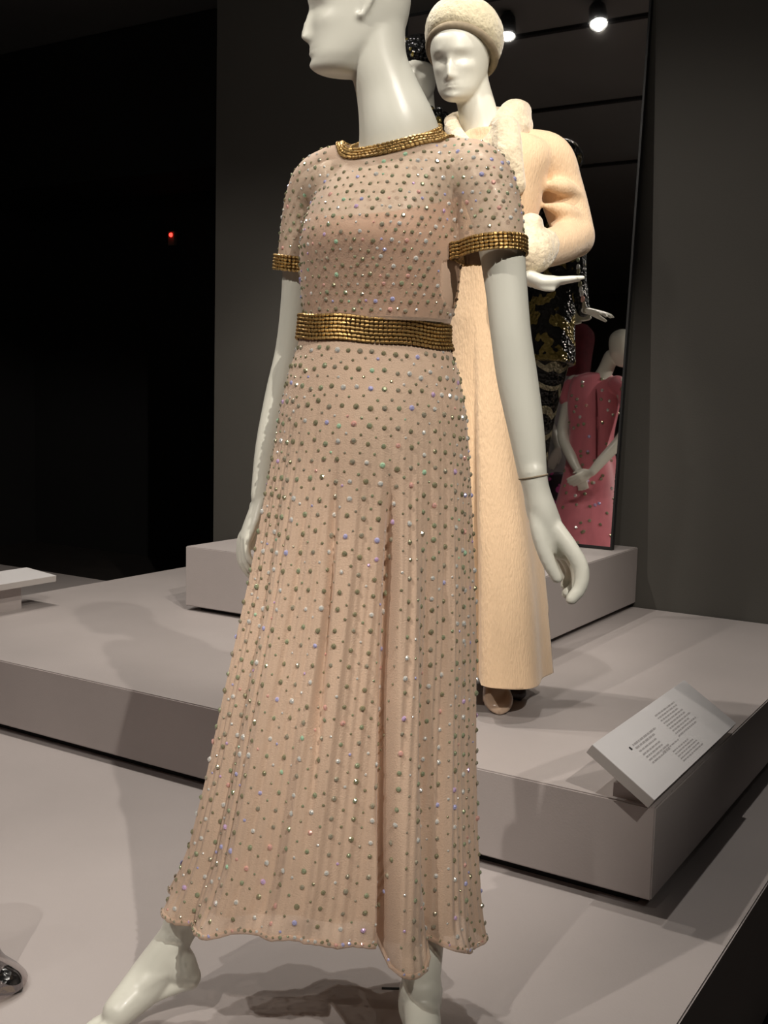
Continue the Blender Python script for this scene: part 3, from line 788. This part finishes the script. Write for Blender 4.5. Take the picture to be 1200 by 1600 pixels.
# fur collar, cuff, front edging
def furry(name, vf, voxel, m, parent, amp=.004, seed=0):
    me = remesh(vf, voxel, smooth=3)
    from mathutils import noise as nz
    for v in me.vertices:
        v.co += v.normal*(amp*nz.noise(v.co*40+Vector((seed, 0, 0)))+amp*.8*nz.noise(v.co*140))
    me.update(); return link(name, me, m, parent)
col = [tube([q3(706, 200, 2.80), q3(722, 222, 2.76), q3(745, 238, 2.735), q3(772, 226, 2.735), q3(796, 204, 2.765), q3(808, 196, 2.83), q3(786, 190, 2.92), q3(740, 186, 2.93), q3(710, 190, 2.86)],
            [.020, .020, .018, .030, .038, .040, .036, .03, .022], n=6, seg=20),
       tube([q3(784, 200, 2.765), q3(800, 180, 2.79), q3(810, 178, 2.85), q3(800, 178, 2.91)], [.032, .036, .034, .03], n=6, seg=18),
       tube([q3(704, 190, 2.83), q3(712, 206, 2.785), q3(726, 228, 2.75)], [.018, .019, .014], n=5, seg=16),
       tube([q3(790, 205, 2.735), q3(794, 245, 2.70), q3(806, 290, 2.69)], [.036, .036, .025], n=6, seg=18)]
furry('fur_collar', join(*col), .006, M_fur, coat, .0012)
furry('fur_cuff', join(tube([q3(846, 386, 2.655), q3(834, 392, 2.63), q3(826, 399, 2.60)], [.046, .053, .046], n=5, seg=24), tube([q3(830, 352, 2.64), q3(826, 378, 2.62)], [.03, .036], n=4, seg=18)), .005, M_fur, coat, .002, 3)
# front seam edge running up the chest
link('front_edge', mesh_from(tube([q3(812, 232, 2.715), q3(806, 250, 2.705), q3(806, 290, 2.70), q3(808, 340, 2.69)], [.004, .005, .005, .004], n=6, seg=10)), M_coat, coat)

# fur hat
hb = q3(711, 158, 2.755)
hs = hf.cross(hu).normalized(); hff = hu.cross(hs).normalized()
def HL(x, y, z, k=.88): return hb+(hs*x+hff*(y-.07)+hu*z)*k
tb = -math.radians(27)
hax = (hu*math.cos(tb)+hff*math.sin(tb)).normalized(); hax = (hu*.82-hff*.57).normalized(); hfw = (hff-hax*hff.dot(hax)).normalized()
hsd = hfw.cross(hax).normalized()
hc0 = HL(0, -.024, .146)
furry('fur_hat', loft([(hc0-hax*.012, hsd, hfw, .080, .098, .096), (hc0+hax*.004, hsd, hfw, .092, .112, .108), (hc0+hax*.035, hsd, hfw, .097, .116, .112), (hc0+hax*.065, hsd, hfw, .090, .106, .103),
                        (hc0+hax*.085, hsd, hfw, .070, .083, .083), (hc0+hax*.094, hsd, hfw, .035, .04, .04), (hc0+hax*.095, hsd, hfw, .004, .004, .004)], seg=48), .005, M_hat, coatm, .0012, 9)
rp = [hc0-hax*.012+hsd*math.cos(2*PI*i/40)*.080+hfw*math.sin(2*PI*i/40)*(.096)-hax*.004 for i in range(41)]
link('hat_lining', mesh_from(tube(rp, [.010]*41, n=1, seg=10)), M_hatband, coatm)

# shoes
def shoe(x, y, d, m, ax, nm='shoe'):
    c = Z(x, y, PLZ+.02); c = Vector((c.x, c.y, PLZ)); a = Vector(ax).normalized(); s_ = Vector((-a.y, a.x, 0)); up = Vector((0, 0, 1))
    r = []
    for t_, w_, h in ((0.0, .006, .018), (.012, .026, .030), (.05, .038, .044), (.10, .037, .055), (.15, .030, .070), (.20, .029, .085), (.235, .024, .088), (.245, .008, .07)):
        r.append((c-a*t_+up*(h*.5+.002), s_, up, w_, h*.5, h*.5))
    return link(nm, mesh_from(loft(r, seg=28, power=2.3)), m, coatm)
shoe(781, 1106, 2.7, M_shoe, -FH-R0*.02)
shoe(812, 1084, 2.9, M_dark, -FH+R0*.35)

# ------------------------------------------------------------------ 3. the mannequin in black and gold sequins on the back block
ty = 3.37; tp = YP(654, 100, ty); TX = tp.x
seqm = thing('mannequin', 'white mannequin in black and gold sequins and cap on the back block, facing the viewer', 'mannequin', (TX, ty, BZ))
def L3(a, b, z): return Vector((TX, ty, 0))+R0*a+FH*b+Vector((0, 0, z))
tF = (-FH*.97+R0*(-.22)).normalized(); tS = Vector((-tF.y, tF.x, 0)); tS = tS if tS.dot(R0) > 0 else -tS
hz3 = P(657, 156, tp.dot(FH)).z
hb3 = YP(647, 158, ty-.06)
parts = [head_vf(hb3, tF, (0, 0, 1), k=.88, ears=False), tube([L3(.03, .0, hz3-.13), L3(.02, .02, hz3-.05), L3(0.01, .03, hz3+.05)], [.055, .046, .045], n=6, seg=24)]
zs0 = hz3-.13
arm3 = [L3(.13, 0, zs0-.06), L3(.19, .02, zs0-.18), L3(.225, .03, zs0-.29), L3(.26, .03, zs0-.38), L3(.285, .02, zs0-.46)]
parts.append(tube(arm3, [.04, .036, .031, .026, .02], n=6))
parts.append(hand_vf(arm3[-1], (R0*.9+Vector((0, 0, -.15))-FH*.1), Vector((0, 0, 1)), 1, curl=.15))
arm3b = [L3(-.13, 0, zs0-.06), L3(-.17, -.02, zs0-.22), L3(-.15, -.10, zs0-.34), L3(-.08, -.17, zs0-.40)]
parts.append(tube(arm3b, [.04, .036, .03, .02], n=6)); parts.append(hand_vf(arm3b[-1], R0-FH*.2, -FH, 1, curl=.3))
parts.append(loft([(L3(0, 0, zs0-.58), tS, tF, .10, .08, .08), (L3(0, 0, zs0-.38), tS, tF, .09, .07, .07), (L3(0, 0, zs0-.16), tS, tF, .12, .09, .07), (L3(0, 0, zs0-.03), tS, tF, .13, .06, .06)]))
for s_ in (-1, 1):
    parts.append(tube([L3(s_*.045-.01, 0, zs0-.65), L3(s_*.035-.04, -.01, .95), L3(s_*.045-.04, 0, BZ+.11)], [.05, .035, .028], n=6))
    a_ = L3(s_*.045-.04, 0, BZ+.11); parts.append(foot_vf(a_, L3(s_*.045-.04, .04, BZ+.028), L3(s_*.055-.04, -.11, BZ+.026), L3(s_*.055-.04, -.17, BZ+.012), side=R0))
link('body', remesh(join(*parts), .005, smooth=3), M_skin, seqm)
jk = [loft([(L3(0, 0, zs0-.66), tS, tF, .155, .12, .12), (L3(0, 0, zs0-.40), tS, tF, .13, .1, .1), (L3(0, 0, zs0-.18), tS, tF, .155, .115, .1), (L3(0.01, 0, zs0-.03), tS, tF, .14, .075, .075), (L3(0.02, 0.01, zs0+.02), tS, tF, .065, .06, .06)]),
      tube(arm3[:5], [.05, .047, .042, .036, .028], n=6), tube(arm3b[:4], [.05, .047, .042, .034], n=6)]
o = link('sequin_jacket', remesh(join(*jk), .006, smooth=3), M_seq, seqm)
o['label'] = 'black and gold sequined jacket'
sk = loft([(L3(-.01, 0, zs0-.62), tS, tF, .135, .11, .11), (L3(-.035, 0, zs0-.85), tS, tF, .105, .09, .09), (L3(-.045, 0, .85), tS, tF, .090, .08, .08), (L3(-.045, 0, .60), tS, tF, .095, .08, .08)])
link('zigzag_skirt', mesh_from(sk), M_zig, seqm)
# ruffle of gold and black at the throat and beads down the sleeve
ruf = []
for i in range(16):
    a = 2*PI*i/16; c_ = L3(.02+.072*math.cos(a), .01+.066*math.sin(a), zs0+.045+.012*math.sin(a*5))
    ruf.append(tube([c_, c_+Vector((.01*math.cos(a), .01*math.sin(a), .035))], [.018, .012], n=3, seg=8))
link('neck_ruffle', remesh(join(*ruf), .005, smooth=1), M_seq, seqm)
cap = hb3-tF*.085*0
hc3 = hb3+Vector((0, 0, .138))-tF*.075
capv = loft([(hc3-Vector((0, 0, .01)), tS, tF, .078, .096, .104), (hc3+Vector((0, 0, .02)), tS, tF, .087, .102, .108), (hc3+Vector((0, 0, .06)), tS, tF, .078, .09, .094), (hc3+Vector((0, 0, .092)), tS, tF, .042, .05, .05), (hc3+Vector((0, 0, .098)), tS, tF, .004, .004, .004)])
link('sequin_cap', mesh_from(capv), M_seq, seqm)
V = []; pr = []
for i in range(12):
    t_ = i/11; seg_ = catmull([list(p) for p in arm3[1:5]], 10); p_ = Vector(seg_[int(t_*(len(seg_)-1))])+R0*.040+FH*.02
    pr.append(tube([p_, p_+Vector((0, 0, -.012))], [.008, .008], n=2, seg=8))
link('sleeve_crystals', mesh_from(join(*pr)), M_gem, seqm)

# ------------------------------------------------------------------ 4. mannequins the mirror shows, standing off to the left
PKY = .70; PKZ = .24
pk0 = RP(935, 700, PKY)
def VM(x, y, dd=0): return RP(x, y, PKY-dd*.93)
VR = Vector((R0.x, -R0.y, 0)); VF = Vector((FH.x, -FH.y, 0))     # right and away, as the mirror shows them
pinkm = thing('mannequin', 'bald mannequin in a pink beaded gown seen from behind in the mirror', 'mannequin', (pk0.x, pk0.y, PKZ))
parts = [head_vf(VM(978, 575, .06), VF*.75+VR*.65, (0, 0, 1), k=1.12, ears=False),
         tube([VM(934, 602), VM(944, 583), VM(955, 558)], [.075, .055, .052], n=6, seg=24),
         loft([(VM(925, 760), VR, VF, .19, .12, .12), (VM(925, 690), VR, VF, .14, .1, .1), (VM(928, 630), VR, VF, .17, .11, .1), (VM(932, 590), VR, VF, .15, .07, .07)]),
         tube([VM(897, 598), VM(887, 640), VM(880, 680, -.05), VM(893, 715, -.16), VM(903, 735, -.22)], [.055, .05, .043, .036, .028], n=6),
         hand_vf(VM(903, 733, -.22), VR*.4+Vector((0, 0, -1)), VF*-1, 1, curl=.3, k=1.1),
         tube([VM(972, 602), VM(982, 645), VM(975, 680, -.05), VM(940, 720, -.17), VM(925, 738, -.22)], [.055, .05, .043, .036, .028], n=6),
         hand_vf(VM(925, 738, -.22), -VR*.8+Vector((0, 0, -.5)), VF*-1, -1, curl=.3, k=1.1)]
base_p = Vector((pk0.x, pk0.y, PKZ))
for s_ in (-1, 1):
    hp_ = VM(925+s_*18, 770); fx = base_p+VR*(s_*.1)
    parts.append(tube([hp_, hp_.lerp(fx, .5), fx+Vector((0, 0, .11))], [.09, .06, .035], n=5))
    parts.append(foot_vf(fx+Vector((0, 0, .11)), fx-VF*.05+Vector((0, 0, .028)), fx+VF*.12+Vector((0, 0, .026)), fx+VF*.18+Vector((0, 0, .012)), side=VR))
link('body', remesh(join(*parts), .0065, smooth=3), M_skin, pinkm)
gz = PKZ+.05
g_ = [loft([(Vector((pk0.x, pk0.y, gz))-VF*.05, VR, VF, .34, .24, .26), (base_p.lerp(VM(928, 760), .5)-VF*.02, VR, VF, .29, .2, .22), (VM(925, 760), VR, VF, .215, .15, .15), (VM(924, 690), VR, VF, .155, .115, .115),
             (VM(927, 635), VR, VF, .18, .12, .11), (VM(932, 596), VR, VF, .165, .08, .08), (VM(936, 584), VR, VF, .09, .06, .06)], seg=64),
      tube([VM(905, 598), VM(892, 606), VM(886, 622)], [.06, .064, .062], n=5), tube([VM(964, 600), VM(978, 612), VM(981, 630)], [.06, .064, .062], n=5)]
o = link('pink_gown', remesh(join(*g_), .009, smooth=3), M_pink, pinkm)
gp = []
bmv = bmesh.new(); bmv.from_mesh(o.data); bt = BVHTree.FromBMesh(bmv); bmv.free()
for i in range(160):
    a_, z_ = rng.uniform(-.34, .34), rng.uniform(.3, 1.75)
    h = bt.ray_cast(Vector((pk0.x, pk0.y, z_))+VR*a_-VF*1, VF, 2)
    if h[0] is None: continue
    n = h[1]
    if n.dot(VF) > 0: n = -n
    m_ = gem_matrix(h[0], n, .012); b_ = len(gp); gp += [m_ @ v for v in unit[0]]
n_ = len(gp)//len(unit[0]); F = [tuple(i+k*len(unit[0]) for i in q) for k in range(n_) for q in unit[1]]
oo = link('gown_beads', mesh_from((gp, F)), M_gem, pinkm, smooth=False); oo['kind'] = 'stuff'
zz = [VM(927, y) for y in (600, 640, 690, 760)]
link('back_seam', mesh_from(tube([p_-VF*(.118 if i else .085) for i, p_ in enumerate(zz)], [.006]*4, n=4, seg=8)), M_red, pinkm)

GY = -.25
def VG(x, y, dd=0): return RP(x, y, GY-dd*.93)
gp0 = VG(880, 700); gb = Vector((gp0.x, gp0.y, PKZ))
gm = thing('mannequin', 'headless form in dark red top and pale grey skirt beside the pink gown in mirror', 'mannequin', gb)
parts = [tube([VG(896, 520), VG(897, 508)], [.055, .045], n=5),
         loft([(VG(882, 700), VR, VF, .16, .12, .12), (VG(888, 610), VR, VF, .12, .1, .1), (VG(895, 540), VR, VF, .15, .1, .1), (VG(898, 512), VR, VF, .13, .07, .07)]),
         tube([VG(868, 525), VG(858, 590), VG(860, 650, -.1), VG(872, 700, -.25)], [.045, .04, .036, .026], n=6),
         hand_vf(VG(872, 700, -.25), Vector((0, 0, -1))-VR*.3, -VF, 1, curl=.35, k=1.1)]
for s_ in (-1, 1):
    fx = gb+VR*(s_*.1); parts.append(tube([VG(882+s_*14, 700), fx+Vector((0, 0, .45)), fx+Vector((0, 0, .11))], [.09, .05, .035], n=5))
    parts.append(foot_vf(fx+Vector((0, 0, .11)), fx+VF*.05+Vector((0, 0, .028)), fx-VF*.12+Vector((0, 0, .026)), fx-VF*.18+Vector((0, 0, .012)), side=VR))
link('body', remesh(join(*parts), .0065, smooth=3), M_skin, gm)
link('red_top', remesh(join(loft([(VG(890, 592), VR, VF, .155, .12, .12), (VG(893, 560), VR, VF, .16, .12, .12), (VG(896, 522), VR, VF, .17, .1, .1), (VG(900, 506), VR, VF, .09, .06, .06)]),
      tube([VG(872, 525), VG(864, 560)], [.055, .05], n=4)), .008, smooth=2), M_red, gm)
link('grey_skirt', mesh_from(loft([(VG(889, 588), VR, VF, .15, .12, .12), (VG(884, 660), VR, VF, .17, .13, .13), (VG(882, 740), VR, VF, .20, .16, .16), (gb+Vector((0, 0, .35)), VR, VF, .20, .16, .16)])), M_grey, gm)
tag(link('handbag', mesh_from(loft([(VG(873, 812, -.45), VR, VF, .05, .04, .04), (VG(873, 780, -.45), VR, VF, .085, .05, .05), (VG(873, 745, -.45), VR, VF, .075, .04, .04), (VG(873, 738, -.45), VR, VF, .03, .02, .02)])), M_dots, gm), '', '')
bag = bpy.data.objects['handbag']; del bag['label']; del bag['category']; bag.name = 'dotted_scarf'
bag['label'] = 'black scarf with magenta dots held in the hand'

# ------------------------------------------------------------------ label boards
def board(name, label, A, B, C_, D_, th, support, text):
    """A,B,C_,D_ top corners (upper left, upper right, lower right, lower left as read)"""
    A, B, C_, D_ = (Vector(q) for q in (A, B, C_, D_)); n = (B-A).cross(D_-A).normalized()
    if n.z < 0: n = -n
    cen = (A+B+C_+D_)/4; t = thing(name, label, 'sign', (cen.x, cen.y, PLZ))
    top = [A, B, C_, D_]; bot = [q-n*th for q in top]
    link('label_panel', mesh_from((top+[q-n*.0015 for q in top], [(0, 1, 2, 3), (7, 6, 5, 4), (0, 4, 5, 1), (1, 5, 6, 2), (2, 6, 7, 3), (3, 7, 4, 0)])), M_label, t, smooth=False)
    top2 = [q-n*.0015 for q in top]
    link('slanted_board', mesh_from((top2+bot, [(0, 1, 2, 3), (7, 6, 5, 4), (0, 4, 5, 1), (1, 5, 6, 2), (2, 6, 7, 3), (3, 7, 4, 0)])), M_labside, t, smooth=False)
    link('support_block', mesh_from(support), M_plinth, t, smooth=False)
    if text:
        def bar(u0, v0, u1, hgt, m, nm):
            e = lambda u_, v_: A+(B-A)*u_+(D_-A)*v_+n*.0006
            q = [e(u0, v0), e(u1, v0), e(u1, v0+hgt), e(u0, v0+hgt)]
            return q
        groups = {}
        for (u0, v0, u1, nl, pitch, hgt, key) in text:
            for l in range(nl):
                u_ = u0; end = u1-(rng.uniform(0, .25)*(u1-u0) if (l == nl-1 or key != 'heading') else 0)
                while u_ < end:
                    wl = rng.uniform(.010, .034); q = bar(u_, v0+l*pitch, min(u_+wl, end), hgt, None, '')
                    groups.setdefault(key, []).append(q); u_ += wl+.006
        for key, qs in groups.items():
            V = [p for q in qs for p in q]; F = [(4*i, 4*i+1, 4*i+2, 4*i+3) for i in range(len(qs))]
            oo = link('printed_text' if key != 'mark' else 'printed_mark', mesh_from((V, F)), M_inkb if key == 'mark' else M_ink, t, smooth=False)
            oo['kind'] = 'stuff' if key != 'mark' else oo.get('kind', '')
            if key == 'mark': del oo['kind']
    return t
# right board: low long edge along the platform's right edge
Dp = Z(1022, 1250, PLZ+.030); Cc = Z(1151, 1130, PLZ+.030); yy0, yy1 = Dp.y, Cc.y; xlow = (Dp.x+Cc.x)/2
Dp = Vector((xlow, yy0, PLZ+.03)); Cc = Vector((xlow, yy1, PLZ+.03))
# raised long edge: solve height so that it lands on the seen corner
def on_y(x, y, Y): return YP(x, y, Y)
Aa = on_y(922, 1164, yy0); Bb = on_y(1072, 1062, yy1)
xr_ = (Aa.x+Bb.x)/2; zr_ = (Aa.z+Bb.z)/2
print('board', Aa, Bb, Dp, Cc)
Aa = Vector((xr_, yy0, zr_)); Bb = Vector((xr_, yy1, zr_))
board('label_stand', 'slanted white label board with printed text on the right edge of the middle platform', Aa, Bb, Cc, Dp, .022,
      box_vf(xr_+.03, xr_+.09, yy0+.05, yy1-.05, PLZ, zr_+(PLZ+.03-zr_)*.09/(xlow-xr_)-.028),
      [(.20, .30, .44, 2, .055, .026, 'heading'), (.20, .42, .38, 1, .05, .02, 'body'), (.20, .48, .42, 4, .052, .020, 'body'),
       (.52, .17, .78, 9, .052, .020, 'body'), (.32, .62, .55, 1, .05, .015, 'body'), (.38, .70, .62, 5, .045, .015, 'body'), (.165, .305, .18, 1, .05, .05, 'mark')])
# left board
lb = Z(88, 897, PLZ+.12)
board('label_stand', 'slanted grey label board at the far left edge of the middle platform',
      (lb.x-.16, lb.y-.62, PLZ+.128), (lb.x-.16, lb.y, PLZ+.128), (lb.x, lb.y, PLZ+.115), (lb.x, lb.y-.62, PLZ+.115), .022,
      box_vf(lb.x-.15, lb.x-.07, lb.y-.60, lb.y-.10, PLZ, PLZ+.088), None)

sl = Z(611, 1545, 0)
o = link('floor_slot', mesh_from(box_vf(-.016, .016, -.003, .003, 0, .0012)), M_gap, None, smooth=False)
o.matrix_world = Matrix.Translation((sl.x, sl.y, 0)) @ Matrix.Rotation(YAW, 4, 'Z'); tag(o, 'short black strip on the platform just left of the standing foot', 'floor strip')
# ------------------------------------------------------------------ red alarm light on the far wall
p = YP(272, 373, 6.6)
t = thing('alarm_light', 'small wall box with a glowing red light on the dark far wall', 'wall sensor', (p.x, 6.6, p.z))
box('sensor_box', p.x-.035, p.x+.035, 6.565, 6.6, p.z-.055, p.z+.055, mat('beige_plastic', (.25, .18, .12), .6), t, bevel=.004)
link('red_lamp', mesh_from(loft([(Vector((p.x, 6.566, p.z+.025)), Vector((1, 0, 0)), Vector((0, 0, 1)), .017, .017, .017), (Vector((p.x, 6.555, p.z+.025)), Vector((1, 0, 0)), Vector((0, 0, 1)), .013, .013, .013), (Vector((p.x, 6.551, p.z+.025)), Vector((1, 0, 0)), Vector((0, 0, 1)), .003, .003, .003)], seg=16, sub=3)), M_led, t)

# ------------------------------------------------------------------ beaded boot at the left edge of the frame
bt0 = Z(34, 1550, .0); t = thing('boot', 'dark beaded shoe toe under a sheer trouser hem at the bottom left edge', 'shoe', (bt0.x, bt0.y, 0))
ax = (R0*.98-FH*.1).normalized(); s_ = Vector((-ax.y, ax.x, 0)); up = Vector((0, 0, 1)); r = []
for t_, w_, h in ((0, .006, .014), (.012, .022, .030), (.05, .034, .045), (.10, .034, .060), (.16, .032, .085), (.22, .030, .10), (.25, .02, .10)):
    r.append((bt0-ax*t_+up*(h*.5+.001), s_, up, w_, h*.5, h*.5))
link('shoe', mesh_from(loft(r, seg=28)), M_seq, t)
link('sheer_cuff', mesh_from(loft([(bt0-ax*.105+up*.012, s_, ax, .085, .11, .11), (bt0-ax*.135+up*.07, s_, ax, .07, .085, .08), (bt0-ax*.17+up*.30, s_, ax, .055, .06, .06)], seg=32, cap=False)), sheer('grey_sheer', (.16, .13, .13), .6), t)
